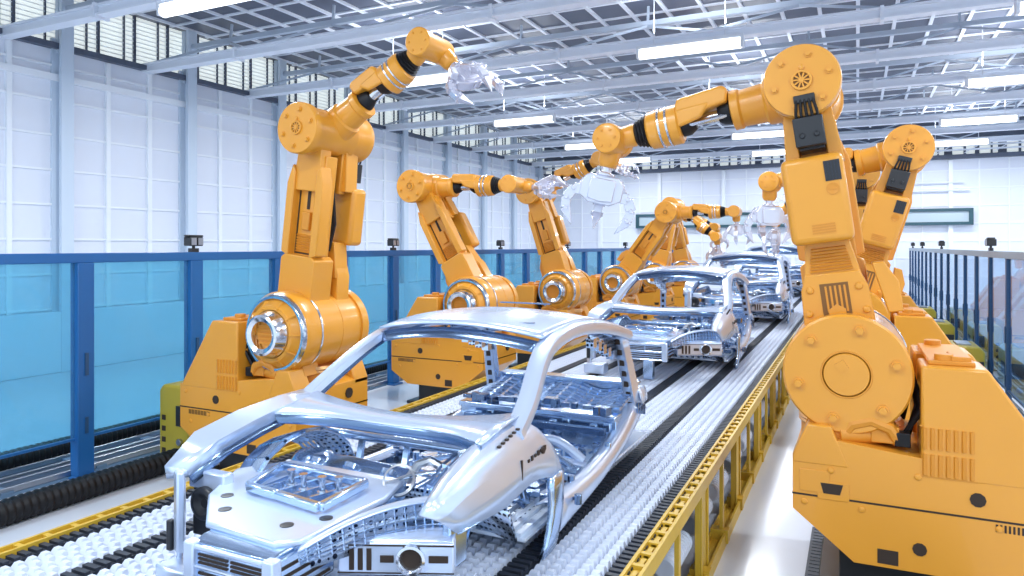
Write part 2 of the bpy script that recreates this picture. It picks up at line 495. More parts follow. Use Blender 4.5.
def make_robot(name, label, X, Y, rz, lean, elev, hand, flen=1.6, yaw=0., grip_roll=0., full=True, group=None, shape=0):
    R = thing(name, label, 'robot', (X, Y, 0), rz, group)
    lean, elev, hand = (math.radians(v) for v in (lean, elev, hand))
    J = 1.665
    # ---- base
    low = [(-1.37, .54), (-1.05, .34), (-.05, .33), (.36, .66), (.36, 1.05), (.05, 1.19), (-1.37, 1.03)]
    m = MB(); m.prism(low, -.6, .6)
    for s in (-1, 1):
        for px, pz in ((.28, .72), (.10, .97), (-.45, 1.0), (-.92, .72), (-1.2, .62), (-.1, .72), (-1.28, .95)):
            m.lathe((px, s * .6, pz), (0, s, 0), [(0, .024), (.008, .024), (.012, .015)], n=8)
    base = m.build('base', ORANGE, R, bevel=.018)
    for s in (-1, 1):
        m = MB(); m.prism([(-1.365, 1.0), (-.47, 1.0), (-.47, 1.77), (-.86, 1.77)], s * .604, s * .18)
        ch = m.build('cheek', ORANGE, base, bevel=.018)
        m = MB(); m.prism([(.36, 1.0), (.36, 1.06), (.26, 1.29), (.10, 1.29), (-.02, 1.0)], s * .604, s * .36)
        m.build('front_block', ORANGE, base, bevel=.012)
    m = MB(); m.b2(-.8, -.52, -.5, .5, 1.77, 1.80); m.cyl((-.62, -.42, 1.79), (-.62, -.42, 1.84), .06, n=12); m.cyl((-.62, .42, 1.79), (-.62, .42, 1.84), .06, n=12); m.box((-.72, .32, 1.81), (.12, .3, .04))
    m.build('top_cover', ORANGE2, base, bevel=.006)
    m = MB(); m.b2(-.95, .05, -.42, .42, 0, .34); m.b2(-1.1, .2, -.55, .55, 0, .05)
    m.build('pedestal', BLACKM, base, bevel=.01)
    m = MB()
    for s in (-1, 1):
        m.b2(-1.37, .36, s * .6, s * .603, .765, .778)
        m.b2(.36, .363, -.6, .6, .765, .778)
        # front handle recess and lower window
        m.prism([(.02, .875), (.17, .875), (.15, .80), (.04, .80)], s * .6, s * .609)
        m.b2(-.20, -.33, s * .6, s * .604, .36, .46)
    m.build('seam', GROOVE, base, smooth=0)
    for s in (-1, 1):
        for hx, hz, hr in ((-.80, .895, .048), (-.46, .50, .045)):
            MB().cyl((hx, s * .585, hz), (hx, s * .606, hz), hr, n=10).build('port_plug', GROOVE, base)
        if s < 0: MB().cyl((.35, .25, .92), (.375, .25, .92), .06, n=10).build('port_plug', GROOVE, base)
        m = MB()
        for q, z0 in ((0, 1.02), (1, 1.20)):
            for k in range(7): m.box((-.49 - k * .046, s * .606, z0 + .075), (.024, .016, .145), RZ(.5 * s).to_3x3())
        m.b2(-.46, -.80, s * .6, s * .603, 1.005, 1.015); m.b2(-.46, -.80, s * .6, s * .603, 1.355, 1.365)
        m.build('vent', ORANGE2, base, smooth=0)
        m = MB()
        for k in range(7): m.b2(-.492 - k * .046 - .012, -.492 - k * .046 + .004, s * .6, s * .603, 1.03, 1.16); m.b2(-.492 - k * .046 - .012, -.492 - k * .046 + .004, s * .6, s * .603, 1.21, 1.34)
        m.build('vent_slot', GROOVE, base, smooth=0)
        m = MB()
        for k in range(14): m.b2(-.90 - k * .024, -.912 - k * .024, s * .6, s * .603, .70, .75)
        m.build('side_grille', GROOVE, base, smooth=0)
        m = MB()
        m.b2(.11, .31, s * .6, s * .607, .80, .96); m.b2(-.02, -.06 + .25, s * .6, s * .606, .755, .885)
        m.build('access_panel', ORANGE, base, bevel=.003)
    # ---- turret
    m = MB(); m.lathe((-.02, 0, 1.1), (0, 0, 1), [(0, .36), (.10, .36), (.10, .34), (.17, .34)], n=36)
    tur = m.build('turret', ORANGE2, R)
    m = MB(); m.lathe((-.02, 0, 1.20), (0, 0, 1), [(0, .37), (.015, .38), (.03, .37), (.045, .38), (.06, .37), (.075, .36)], n=36)
    m.build('ring_gear', COPPER, tur)
    m = MB()
    for s in (-1, 1):
        m.prism([(-.36, 1.2), (.30, 1.2), (.22, 1.45), (-.26, 1.45)], s * .16, s * .40)
        m.cyl((-.3, s * .42, 1.24), (.05, s * .5, 1.22), .07, n=12)
        m.box((-.25, s * .47, 1.25), (.18, .12, .12)); m.box((.1, s * .48, 1.23), (.16, .1, .1))
        m.tube([(.02, s * .50, 1.2), (-.04, s * .52, 1.30), (-.16, s * .52, 1.34), (-.28, s * .52, 1.30), (-.34, s * .5, 1.2)], .045, n=10)
    m.build('motor_block', ORANGE2, tur, bevel=.008)
    for s in (-1, 1):
        for k in range(4): MB().tube([(-.40 + .02 * k, s * (.30 + .05 * k), 1.2), (-.46 - .01 * k, s * (.36 + .04 * k), 1.45), (-.42, s * (.3 + .03 * k), 1.7)], .02, n=6).build('cable', BLACK, tur)
        MB().box((-.36, s * .5, 1.23), (.1, .1, .1)).build('plug', BLACK, tur, bevel=.008)
    # ---- shoulder drum
    m = MB()
    m.lathe((0, 0, J), (0, 1, 0), [(-.50, .33), (-.50, .425), (-.46, .445), (-.30, .445), (-.29, .41), (-.27, .41), (-.26, .44), (.05, .44), (.055, .433), (.065, .433), (.07, .44), (.36, .43), (.37, .41), (.42, .41), (.42, .435), (.53, .435), (.55, .42), (.55, .2)], n=64)
    drum = m.build('shoulder_drum', ORANGE, R)
    m = MB(); m.lathe((0, 0, J), (0, 1, 0), [(.55, .42), (.552, .17), (.545, .165), (.54, .16), (.56, .15), (.565, .02)], n=48)
    bolts(m, (0, .55, J), (0, 1, 0), .335, 6, .030, .034, .26)
    m.box((.03, .563, J + .06), (.07, .012, .07), RY(.6).to_3x3())
    m.build('bolted_cap', ORANGE, drum)
    m = MB(); m.lathe((0, 0, J), (0, 1, 0), [(.551, .175), (.556, .172), (.556, .162), (.551, .16)], n=48, cap=False); m.build('cap_ring', ORANGE2, drum)
    m = MB()
    m.lathe((0, 0, J), (0, 1, 0), [(-.50, .425), (-.53, .415), (-.545, .40), (-.545, .375), (-.51, .36)], n=56, cap=False)
    m.lathe((0, 0, J), (0, 1, 0), [(-.295, .446), (-.289, .45), (-.271, .45), (-.265, .442)], n=56, cap=False)
    m.build('steel_ring', STEEL, drum)
    m = MB()
    m.lathe((0, 0, J), (0, 1, 0), [(-.50, .37), (-.52, .355), (-.60, .30), (-.60, .26), (-.56, .25)], n=48, cap=False)
    for k in range(10):
        a = 2 * PI * k / 10
        m.bar((.355 * math.cos(a), -.53, J + .355 * math.sin(a)), (.27 * math.cos(a), -.605, J + .27 * math.sin(a)), .05, .014)
    m.build('motor_flange', ORANGE, drum)
    m = MB()
    m.lathe((0, 0, J), (0, 1, 0), [(-.55, .25), (-.62, .25), (-.66, .225), (-.73, .215), (-.74, .19), (-.72, .145), (-.60, .13)], n=48, cap=False)
    m.build('motor_ring', STEEL, drum)
    m = MB(); m.lathe((0, 0, J), (0, 1, 0), [(-.62, .142), (-.64, .135), (-.64, .001)], n=32, cap=False)
    for k in range(5): m.b2(-.11, .11, -.655, -.64, J - .1 + k * .045, J - .085 + k * .045)
    m.build('motor_grille', ORANGE2, drum)
    # ---- upper arm
    A = T(0, 0, J) @ RY(lean)
    m = MB().at(A)
    m.prism([(-.24, .32), (.24, .32), (.24, .80), (.19, .84), (-.19, .84), (-.24, .80)], -.30, .02)
    m.b2(-.19, .19, -.20, -.02, .80, 1.95)
    m.prism([(-.25, .86), (-.15, .82), (-.15, 1.75), (-.19, 1.83), (-.25, 1.62)], -.30, -.12)
    m.prism([(.25, .86), (.15, .82), (.15, 1.75), (.19, 1.83), (.25, 1.62)], -.30, -.12)
    m.prism([(-.2, 1.55), (.2, 1.55), (.15, 2.1), (-.15, 2.1)], -.27, -.10)
    arm = m.build('upper_arm', ORANGE, R, bevel=.012)
    m = MB().at(A)
    for k in range(7): m.box((.0, -.205, .88 + k * .03), (.24, .02, .014), RX(.5).to_3x3())
    m.build('louver', ORANGE2, arm)
    MB().at(A).b2(-.05, .06, -.24, -.2, 1.12, 1.32).build('junction_box', ORANGE2, arm, bevel=.01)
    m = MB().at(A); m.b2(-.14, .14, -.203, -.199, .85, .87); m.b2(-.14, -.12, -.204, -.2, .85, 1.7); m.b2(-.02, .02, -.206, -.2, 1.35, 1.6); m.build('recess', GROOVE, arm)
    # rear (other) face: lower bracket and louvred plate
    m = MB().at(A)
    m.prism([(-.25, .34), (.25, .34), (.235, .62), (.19, .74), (-.19, .74), (-.235, .62)], .12, .33)
    m.prism([(-.22, .6), (.22, .6), (.15, 1.0), (-.15, 1.0)], .10, .32)
    m.prism([(-.34, .40), (-.44, .40), (-.44, .62), (-.36, .78), (-.28, .78)], .0, .3)
    for sx, sz in ((-.17, .62), (.17, .62), (-.2, .44), (.2, .44)): m.lathe((sx, .325, sz), (0, 1, 0), [(0, .03), (.017, .03), (.022, .02)], n=8)
    m.build('lower_bracket', ORANGE, arm, bevel=.012)
    m = MB().at(A)
    for k in range(8): m.box((0, .325, .76 + k * .024), (.30 - k * .008, .02, .010), RX(-.5).to_3x3())
    for k in range(5): m.b2(-.08 + .033 * k, -.065 + .033 * k, .32, .335, .44, .64)
    m.build('bracket_louver', ORANGE2, arm)
    m = MB().at(A); m.b2(-.1, .1, .330, .334, .42, .66); m.build('bracket_recess', RECESS, arm)
    m = MB().at(A); m.prism([(-.06, .40), (.06, .40), (.06, .46), (0, .5), (-.06, .46)], .33, .345); m.build('latch', ORANGE, arm)
    m = MB().at(A); m.b2(-.20, .24, .26, .50, .97, 1.63)
    bal = m.build('balancer_box', ORANGE, arm, bevel=.05, seg=3)
    m = MB().at(A); m.b2(-.17, -.06, .495, .506, 1.42, 1.57); m.build('vent_grille', BLACKM, bal)
    m = MB().at(A)
    for k in range(5): m.b2(-.16 + k * .022, -.152 + k * .022, .505, .510, 1.43, 1.56)
    m.build('vent_slat', CHAIN, bal)
    m = MB().at(A); m.lathe((-.10, .5, 1.36), (0, 1, 0), [(0, .045), (.006, .045), (.006, .035), (.004, .03)], n=20); m.box((-.1, .504, 1.36), (.06, .008, .012))
    for zz in range(4): m.b2(-.08, .08, .498, .505, 1.04 + zz * .02, 1.052 + zz * .02)
    m.build('emblem', ORANGE2, bal)
    m = MB().at(A)
    m.prism([(-.21, 1.58), (-.10, 1.58), (-.09, 2.05), (-.17, 2.08)], .14, .34); m.prism([(.21, 1.58), (.10, 1.58), (.09, 2.05), (.17, 2.08)], .14, .34)
    m.b2(-.15, .15, .1, .2, 1.55, 2.05)
    m.build('fork', ORANGE, arm, bevel=.01)
    m = MB().at(A); m.b2(-.105, .105, .40, .53, 1.70, 1.92); m.cyl((-.05, .51, 1.78), (-.05, .545, 1.78), .022, n=8); m.cyl((.05, .51, 1.78), (.05, .545, 1.78), .022, n=8); m.b2(-.09, .09, .2, .42, 1.68, 1.86)
    con = m.build('connector', BLACKM, arm, bevel=.008)
    for k in range(5): MB().at(A).tube([(-.075 + .037 * k, .50, 1.90), (-.075 + .037 * k, .525, 1.95), (-.065 + .032 * k, .53, 2.01), (-.055 + .027 * k, .51, 2.07)], .011, n=6).build('cable', BLACK, con)
    MB().at(A).b2(-.075, .075, .48, .525, 2.03, 2.09).build('cable_clamp', BLACKM, con, bevel=.006)
    for k in range(3): MB().at(A).tube([(.10 - .06 * k, .06, .9), (.12 - .06 * k, .1, 1.2), (.08 - .05 * k, .06, 1.6), (.05 - .04 * k, .05, 1.95)], .03, n=6).build('cable', BLACK, arm)
    MB().at(A).tube([(0, .0, 1.7), (-.1, .12, 1.95), (0, .14, 2.1)], .035, n=6).build('cable', BLACK, arm)
    # ---- elbow
    EP = A @ V((0, 0, 2.205))
    m = MB(); m.lathe(EP, (0, 1, 0), [(-.50, .265), (-.485, .275), (-.41, .275), (-.40, .255), (-.30, .25), (.15, .25), (.18, .27), (.22, .27), (.23, .255), (.30, .262), (.34, .265), (.40, .278), (.47, .278), (.49, .270)], n=56)
    for s, yy, rr in ((-1, -.50, .265), (1, .49, .270)):
        bolts(m, EP + V((0, yy, 0)), (0, s, 0), rr * .74, 6, rr * .08, .025, .3)
        m.lathe(EP + V((0, yy, rr * .36)), (0, s, 0), [(0, .02), (.012, .02), (.015, .015)], n=8)
    el = m.build('elbow', ORANGE, R)
    for s, yy, rr in ((-1, -.50, .265), (1, .49, .270)):
        m = MB(); m.lathe(EP + V((0, yy, 0)), (0, s, 0), [(0, rr * .29), (.02, rr * .28), (.02, rr * .22), (.006, rr * .21)], n=28, cap=False)
        for k in range(10):
            a = 2 * PI * k / 10; ca, sa = math.cos(a), math.sin(a)
            m.bar(EP + V((ca * rr * .07, yy + s * .01, sa * rr * .07)), EP + V((ca * rr * .22, yy + s * .01, sa * rr * .22)), .011)
        m.lathe(EP + V((0, yy, 0)), (0, s, 0), [(0, rr * .08), (.02, rr * .07)], n=12)
        hub = m.build('fan_hub', ORANGE, el)
        MB().lathe(EP + V((0, yy - s * .002, 0)), (0, s, 0), [(0, rr * .23), (.006, rr * .22)], n=24).build('fan_recess', RECESS, el)
    # ---- forearm
    Fm = T(*EP) @ RY(-elev)
    L = flen
    m = MB().at(Fm)
    m.lathe((0, 0, 0), (1, 0, 0), [(.12, .20), (.30, .19), (.32, .165), (.50, .155), (.52, .17), (.58, .17), (.59, .14)], n=36)
    fo = m.build('forearm', ORANGE, R)
    k = L / 1.6
    m = MB().at(Fm); m.lathe((0, 0, 0), (1, 0, 0), [(.57, .10), (.60, .115), (.66, .10), (.70, .075)], n=24)
    m.build('collar', BLACK, fo)
    m = MB().at(Fm); m.lathe((0, 0, 0), (1, 0, 0), [(.86 * k, .08), (.92 * k, .12), (.99 * k, .12)], n=20)
    m.build('collar', BLACK, fo)
    m = MB().at(Fm); m.cyl((.62, 0, -.01), (.95 * k, 0, -.01), .05, n=16); m.cyl((.62, .08, -.04), (.95 * k, .08, -.04), .02, n=8); m.build('rod', STEEL, fo)
    m = MB().at(Fm)
    m.prism([(.60, .06), (.98 * k, .02), (1.0 * k, .12), (.97 * k, .19), (.62, .21), (.58, .17)], -.15, .15)
    m.prism([(.80 * k, -.02), (1.0 * k, -.06), (1.0 * k, .1), (.7 * k, .1)], -.16, -.11); m.prism([(.80 * k, -.02), (1.0 * k, -.06), (1.0 * k, .1), (.7 * k, .1)], .11, .16)
    m.build('cover', ORANGE, fo, bevel=.03, seg=3)
    m = MB().at(Fm); m.lathe((0, 0, 0), (1, 0, 0), [(.98 * k, .15), (1.0 * k, .175), (1.07 * k, .175), (1.075 * k, .168), (1.17 * k, .168), (1.175 * k, .172), (1.25 * k, .165), (1.27 * k, .14)], n=36)
    m.build('roll_drum', ORANGE, fo)
    m = MB().at(Fm)
    for xx in (1.085, 1.15): m.lathe((0, 0, 0), (1, 0, 0), [((xx - .012) * k, .168), ((xx - .008) * k, .178), ((xx + .008) * k, .178), ((xx + .012) * k, .168)], n=36, cap=False)
    m.build('steel_band', STEEL, fo)
    prof = [(1.26 * k, .13)]
    for q in range(4): prof += [((1.275 + .03 * q) * k, .148 - .01 * q), ((1.29 + .03 * q) * k, .128 - .01 * q)]
    m = MB().at(Fm); m.lathe((0, 0, 0), (1, 0, 0), prof, n=28); m.build('bellow', BLACK, fo)
    m = MB().at(Fm); m.lathe((0, 0, 0), (1, 0, 0), [(1.38 * k, .095), (1.40 * k, .105), (1.46 * k, .10), (1.60 * k, .09)], n=28); m.build('wrist_cone', ORANGE, fo)
    # ---- wrist
    WP = Fm @ V((L, 0, 0))
    WX = .34 if rz == 0 else .20
    m = MB(); m.lathe(WP, (0, 1, 0), [(-.20, .135), (-.19, .146), (-.10, .146), (-.09, .138), (WX - .06, .138), (WX - .01, .13), (WX, .11)], n=36)
    bolts(m, WP + V((0, -.20, 0)), (0, -1, 0), .10, 6, .010, .012); bolts(m, WP + V((0, WX, 0)), (0, 1, 0), .08, 6, .010, .012)
    wr = m.build('wrist', ORANGE, R)
    GS = .98
    H = T(*(WP + V((0, .22 if rz == 0 else -.02, 0)))) @ RY(-hand) @ RX(grip_roll)
    m = MB().at(H); m.lathe((0, 0, 0), (1, 0, 0), [(.05, .10), (.20, .095), (.24, .075), (.25, .06)], n=28); m.build('hand_flange', ORANGE, wr)
    H = H @ T(.24, 0, 0) @ Matrix.Scale(GS, 4) @ T(-.24, 0, 0)
    m = MB().at(H); m.lathe((0, 0, 0), (1, 0, 0), [(.22, .05), (.30, .05), (.30, .09), (.33, .09), (.34, .04), (.38, .04)], n=20)
    # gripper: faceted palm with three jointed claws
    hexa = [(-.21, -.07), (-.13, -.16), (.13, -.16), (.21, -.07), (.21, .08), (.12, .16), (-.12, .16), (-.21, .08)]
    m.prism([(p[0], p[1]) for p in [(.33, -.14), (.40, -.20), (.54, -.20), (.60, -.10), (.60, .10), (.54, .20), (.40, .20), (.33, .14)]], -.055, .055, 'z')
    m.prism([(.36, -.12), (.56, -.12), (.58, 0), (.56, .12), (.36, .12)], -.085, .085, 'z')
    m.bar((.36, -.14, .06), (.50, -.23, .10), .07); m.bar((.36, .14, .06), (.50, .23, .10), .07); m.bar((.37, 0, .08), (.5, 0, .17), .07)
    g = m.build('gripper', GRIP, R, bevel=.008)
    f0 = [((0, -.20, 0), (0, -1, 0)), ((0, .20, 0), (0, 1, 0)), ((0, 0, .10), (0, 0, 1))]
    for (oo, dd) in f0:
        d = V(dd); o_ = V((.50, 0, 0)) + V(oo)
        pts = [o_ - d * .04, o_ + d * .06 + V((.0, 0, 0)), o_ + d * .11 + V((.10, 0, 0)), o_ + d * .10 + V((.20, 0, 0)), o_ + d * .0 + V((.36, 0, 0))]
        m = MB().at(H)
        for i_, (w_, h_) in enumerate(((.10, .08), (.095, .07), (.085, .06))): m.bar(pts[i_], pts[i_ + 1], w_, h_)
        # pointed claw tip
        p, q = pts[3], pts[4]; dd2, u, w = basis(q - p)
        m.add([p + u * .05 + w * .035, p - u * .05 + w * .035, p - u * .05 - w * .035, p + u * .05 - w * .035, q], [(0, 1, 2, 3), (0, 1, 4), (1, 2, 4), (2, 3, 4), (3, 0, 4)])
        for pp in pts[1:4]:
            side = V((0, 0, 1)) if abs(d.y) > .5 else V((0, 1, 0))
            m.lathe(pp - side * .06, side, [(0, .022), (.12, .022)], n=8)
        m.build('finger', GRIP, g, bevel=.004)
    return R

XL, XRB = -5.6, -.07
YR = [6.25 + 3.95 * i for i in range(6)]
make_robot('welding_robot', 'large orange robot arm raised high at left, beside the nearest olive box', XL, YR[0], 0, 7.2, 32.2, -44, 1.55, grip_roll=.5)
make_robot('welding_robot', 'orange robot behind the nearest car roof, arm leaning back to the left, forearm level', XL, YR[1] + .15, 0, -29, 0, -8, 1.66, grip_roll=.4)
make_robot('welding_robot', 'third orange robot along the left fence, forearm rising behind the white gripper', XL, YR[2], 0, -18, 24, -30, 1.6)
make_robot('welding_robot', 'fourth orange robot on the left side, arm leaning far right over the second car', XL, YR[3], 0, 36, 0, -88, 1.6, grip_roll=PI / 2)
make_robot('welding_robot', 'fifth orange robot on the left side, arm upright with forearm sloping down', XL, YR[4], 0, 12, -36, -90, 1.6, grip_roll=PI / 2)
make_robot('welding_robot', 'farthest orange robot on the left side of the line', XL, YR[5], 0, -12, -20, -80, 1.6, grip_roll=PI / 2)
make_robot('welding_robot', 'large orange robot at the right foreground, big bolted disc towards the camera', XRB, YR[0], PI, 8, -9.8, -76, 1.66, grip_roll=PI / 2 - .3)
make_robot('welding_robot', 'second orange robot on the right, arm tilted away from the line behind the foreground robot', XRB, YR[1], PI, -16.5, -11, -88, 1.65, grip_roll=1.)
make_robot('welding_robot', 'third orange robot on the right, mostly hidden behind the two nearer robots', XRB, YR[2], PI, -4, -24, -90, 1.6)
make_robot('welding_robot', 'fourth orange robot on the right, of which little shows past the nearer ones', XRB, YR[3], PI, -8, 12, -80, 1.6, grip_roll=PI / 2)
make_robot('welding_robot', 'farthest orange robot on the right side of the line', XRB, YR[4], PI, -5, 5, -80, 1.6, grip_roll=PI / 2)

# olive control boxes
def make_cabinet():
    r = thing('control_cabinet', '', 'cabinet', group='olive control cabinets behind the robots')
    m = MB(); m.prism([(-.26, .0), (.26, .0), (.26, .86), (.20, .95), (-.20, .95), (-.26, .88)], -.45, .45)
    m.build('housing', OLIVE, r, bevel=.03)
    m = MB(); m.b2(.05, .24, -.452, -.47, .48, .72); m.build('screen', BLACKM, r, bevel=.005)
    MB().b2(.262, .27, -.2, .1, .5, .7).build('hatch', BLACKM, r, bevel=.005)
    m = MB()
    for k in range(4): m.b2(-.2, -.14, -.451, -.457, .14 + .13 * k, .20 + .13 * k); m.b2(-.262, -.268, -.3, -.22, .14 + .13 * k, .2 + .13 * k)
    m.build('slot', GROOVE, r)
    m = MB(); m.cyl((.12, -.45, .30), (.12, -.49, .30), .04, n=10); m.build('connector', STEELD, r, bevel=.004)
    MB().b2(-.1, .1, -.25, .25, .95, .975).build('lid', STEELD, r, bevel=.004)
    return r
cab = make_cabinet(); nn = 0
labs = {(0, 0): 'olive green control cabinet beside the raised left robot, hose running into it'}
for i in (0,):
    o = cab if nn == 0 else copy_tree(cab); nn += 1
    o.location = (XL - 1.66, 6.25 + 3.95 * i, 0)
    o['label'] = ['olive green control cabinet beside the large raised robot at left, hose running into it',
                  'olive control cabinet behind the second robot along the left fence', 'olive control cabinet behind the third robot along the left fence'][i]
for i in (2, 3, 4):
    o = copy_tree(cab); o.scale.x = 1.05; o.location = (XRB + 1.67, YR[i] + .0, 0); o.rotation_euler.z = 0
    o['label'] = {2: 'nearest olive control cabinet in front of the navy fence', 3: 'second olive control cabinet along the navy fence', 4: 'farthest olive control cabinet along the navy fence'}[i]
m = MB(); m.b2(-.37, .85, 3.2, 7.1, 0, .012)
t = 3.25
while t < 7.05: m.b2(-.35, .83, t, t + .03, .012, .018); t += .07
tag(m.build('floor_mat', MATG, smooth=0), 'dark grey ribbed mat on the floor under the foreground right robot', 'mat')

# ------------------------------------------------------------------ car bodies
def mir(pts, s): return [(p[0] * s, p[1], p[2]) for p in pts]
def lerp(a, b, t): return tuple(a[i] + (b[i] - a[i]) * t for i in range(3))
def smoothpath(pts, n=6):
    P = [V(p) for p in pts]; out = []
    for i in range(len(P) - 1):
        p0 = P[max(i - 1, 0)]; p1 = P[i]; p2 = P[i + 1]; p3 = P[min(i + 2, len(P) - 1)]
        for k in range(n):
            t = k / n
            out.append(.5 * ((2 * p1) + (p2 - p0) * t + (2 * p0 - 5 * p1 + 4 * p2 - p3) * t * t + (3 * p1 - p0 - 3 * p2 + p3) * t ** 3))
    out.append(P[-1]); return out

def make_car(label, X, Y, S):
    R = thing('car_body', label, 'car body', (X, Y, CZ + .012))
    R['group'] = 'bare car bodies on the conveyor'
    R.scale = (S, S, S)
    # roof panel
    rows = []
    for j in range(9):
        t = j / 8; row = []
        for i in range(11):
            u = -1 + 2 * i / 10
            yy = 1.93 - .10 * (1 - u * u) + t * (3.72 - 1.85)
            edge = 1.335 + .09 * math.sin(PI * min(1, t * .95 + .12)) - .20 * max(0, t - .55) ** 1.3
            crown = .085 * (1 - u * u) * (1 - .2 * t)
            w = .73 + .02 * math.sin(PI * t)
            row.append((u * w, yy, edge + crown))
        rows.append(row)
    roof = MB().strip(rows).build('roof', CHROMEW, R, solid=.02, sub=1, smooth=180, off=-1)
    m = MB()
    for px, py in ((.45, 2.1), (-.6, 2.12)):
        for k in range(6): m.box((px + .022 * k, py + .01 * k, 1.355 + .085 * (1 - (px / .73) ** 2) + .032), (.014, .03, .006))
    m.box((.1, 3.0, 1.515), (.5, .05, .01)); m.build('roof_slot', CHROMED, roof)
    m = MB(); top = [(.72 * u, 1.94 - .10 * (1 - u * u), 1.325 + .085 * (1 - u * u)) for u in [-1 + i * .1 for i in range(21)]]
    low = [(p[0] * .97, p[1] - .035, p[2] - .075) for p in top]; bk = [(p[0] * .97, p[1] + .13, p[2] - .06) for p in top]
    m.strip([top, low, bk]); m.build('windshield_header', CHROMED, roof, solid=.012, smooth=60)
    m = MB(); m.strip([[(.72 * u, 3.68 + .1 * (1 - u * u), 1.225 + .06 * (1 - u * u)) for u in (-1, -.5, 0, .5, 1)], [(.70 * u, 3.80 + .1 * (1 - u * u), 1.14 + .05 * (1 - u * u)) for u in (-1, -.5, 0, .5, 1)]])
    m.build('rear_header', CHROME, roof, solid=.03)
    # side frames: A pillar, roof rail and C pillar as one swept frame
    for s in (-1, 1):
        path = mir([(.895, 1.12, .88), (.87, 1.38, 1.02), (.80, 1.72, 1.215), (.765, 1.98, 1.32), (.75, 2.3, 1.375), (.75, 2.65, 1.39), (.76, 3.05, 1.36), (.765, 3.5, 1.29), (.77, 3.95, 1.19)], s)
        pp = smoothpath(path, 5); rows = []
        for i, p in enumerate(pp):
            tg = pp[min(i + 1, len(pp) - 1)] - pp[max(i - 1, 0)]; nn_ = V((0, -tg.z, tg.y)).normalized(); sx = V((s, 0, 0)); g = 1 + .25 * math.sin(PI * i / len(pp))
            rows.append([p - sx * .075 * g - nn_ * .03, p - sx * .065 * g + nn_ * .018, p + nn_ * .028, p + sx * .045 + nn_ * .004, p + sx * .055 - nn_ * .045 * g, p + sx * .03 - nn_ * .075 * g, p - sx * .03 - nn_ * .075 * g, p - sx * .075 * g - nn_ * .03])
        m = MB().strip(rows)
        m.add(rows[-1][:7], [tuple(range(7))]); m.add(rows[0][:7], [tuple(range(7))]); sf = m.build('side_frame', CHROMEW, R, smooth=50)
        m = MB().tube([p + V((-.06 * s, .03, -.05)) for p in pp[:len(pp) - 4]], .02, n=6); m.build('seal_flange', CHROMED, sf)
        # door-lock pillar with holes, and the gusset under the roof rail
        ax = .79 * s
        def prow(t): 
            z_ = 1.17 - .80 * t; y_ = 3.84 + .30 * t; x_ = s * (.755 + .075 * t); w_ = .06 + .02 * t
            return [(x_ - .09 * s, y_ - w_, z_), (x_, y_ - w_ - .01, z_), (x_ + .012 * s, y_ + w_, z_), (x_ - .06 * s, y_ + w_ + .02, z_)]
        m = MB().strip([prow(q / 6) for q in range(7)]); pil = m.build('door_pillar', CHROMEW, R, solid=.02, smooth=40)
        m = MB()
        for q in range(7):
            t = (q + .6) / 7.4; r_ = prow(t); c_ = [(r_[0][k] + r_[1][k]) / 2 for k in range(3)]
            MB().box((c_[0], c_[1] - .012, c_[2]), (.045, .014, .055)).build('pillar_hole', GROOVE, pil)
        m = MB().strip([[(s * .70, 3.02, 1.28), (s * .69, 3.4, 1.22), (s * .69, 3.8, 1.12)], [(s * .69, 3.05, 1.19), (s * .67, 3.42, 1.08), (s * .67, 3.86, .93)]])
        for q in range(5): m.box((s * .675, 3.15 + .14 * q, 1.17 - .045 * q), (.06, .07, .07))
        m.build('rail_gusset', PERF, R, solid=.02)
        m = MB().strip([[(s * (.66 + .05 * j), 3.95 + .07 * i, .42 - .03 * i - .05 * math.cos(i * .8) + .02 * j) for j in range(5)] for i in range(6)])
        m.build('rear_wheel_house', CHROMEW, R, solid=.02, smooth=60)
        m = MB()
        for q in range(4): m.box((s * .86, 3.98 + .08 * q, .44 - .02 * q), (.02, .03, .10))
        m.build('wheel_house_slot', CHROMED, R)
        # inner quarter panel, perforated
        rows = [[(s * (.74 + .02 * math.sin(j)), 3.98 + .07 * j, z0 + .02 * j * (1 if z0 < .5 else -1)) for j in range(7)] for z0 in (.35, .42, .49, .56, .63, .70)]
        MB().strip(rows).build('quarter_mesh', CHROME, R, wire=.022, smooth=0)
        # front fender
        if s > 0:
            crest = [(.885, .10, .705), (.885, .33, .83), (.885, .65, .895), (.89, 1.02, .945), (.885, 1.29, .965), (.90, 1.50, .855), (.92, 1.66, .68)]
            mid = [(.925, .19, .66), (.945, .40, .72), (.955, .68, .745), (.965, 1.0, .775), (.965, 1.28, .77), (.965, 1.52, .68), (.955, 1.70, .56)]
            lowr = [(.935, .34, .545), (.955, .60, .53), (.965, .84, .505), (.975, 1.08, .555), (.975, 1.30, .56), (.975, 1.48, .50), (.96, 1.72, .46)]
            inn = [(.83, .15, .68), (.81, .36, .79), (.80, .66, .86), (.80, .80, .88), (.80, 1.0, .90), (.82, 1.2, .90), (.86, 1.5, .8)]
            m = MB().strip([inn, crest, mid, lowr])
            fen = m.build('front_fender', CHROMEW, R, solid=.016, sub=1, smooth=24)
            m = MB().strip([[(.95, .36, .54), (.85, .38, .55)], [(.96, .60, .53), (.84, .62, .54)], [(.96, .84, .51), (.82, .86, .53)], [(.97, 1.1, .555), (.82, 1.1, .56)], [(.97, 1.3, .555), (.82, 1.3, .55)], [(.97, 1.48, .49), (.84, 1.46, .48)]])
            m.build('arch_flange', CHROME, fen, solid=.01)
            m = MB()
            for q in range(6):
                m.box((.972, 1.16 + q * .05, .70 + q * .004), (.012, .026, .03 if q % 2 else .018))
                m.box((.925, .85 + q * .05, .86 + .009 * q), (.02, .022, .012))
            m.cyl((.965, 1.38, .71), (.982, 1.38, .71), .022, n=10); m.box((.972, 1.06, .67), (.012, .014, .12))
            m.build('fender_slot', GROOVE, fen)
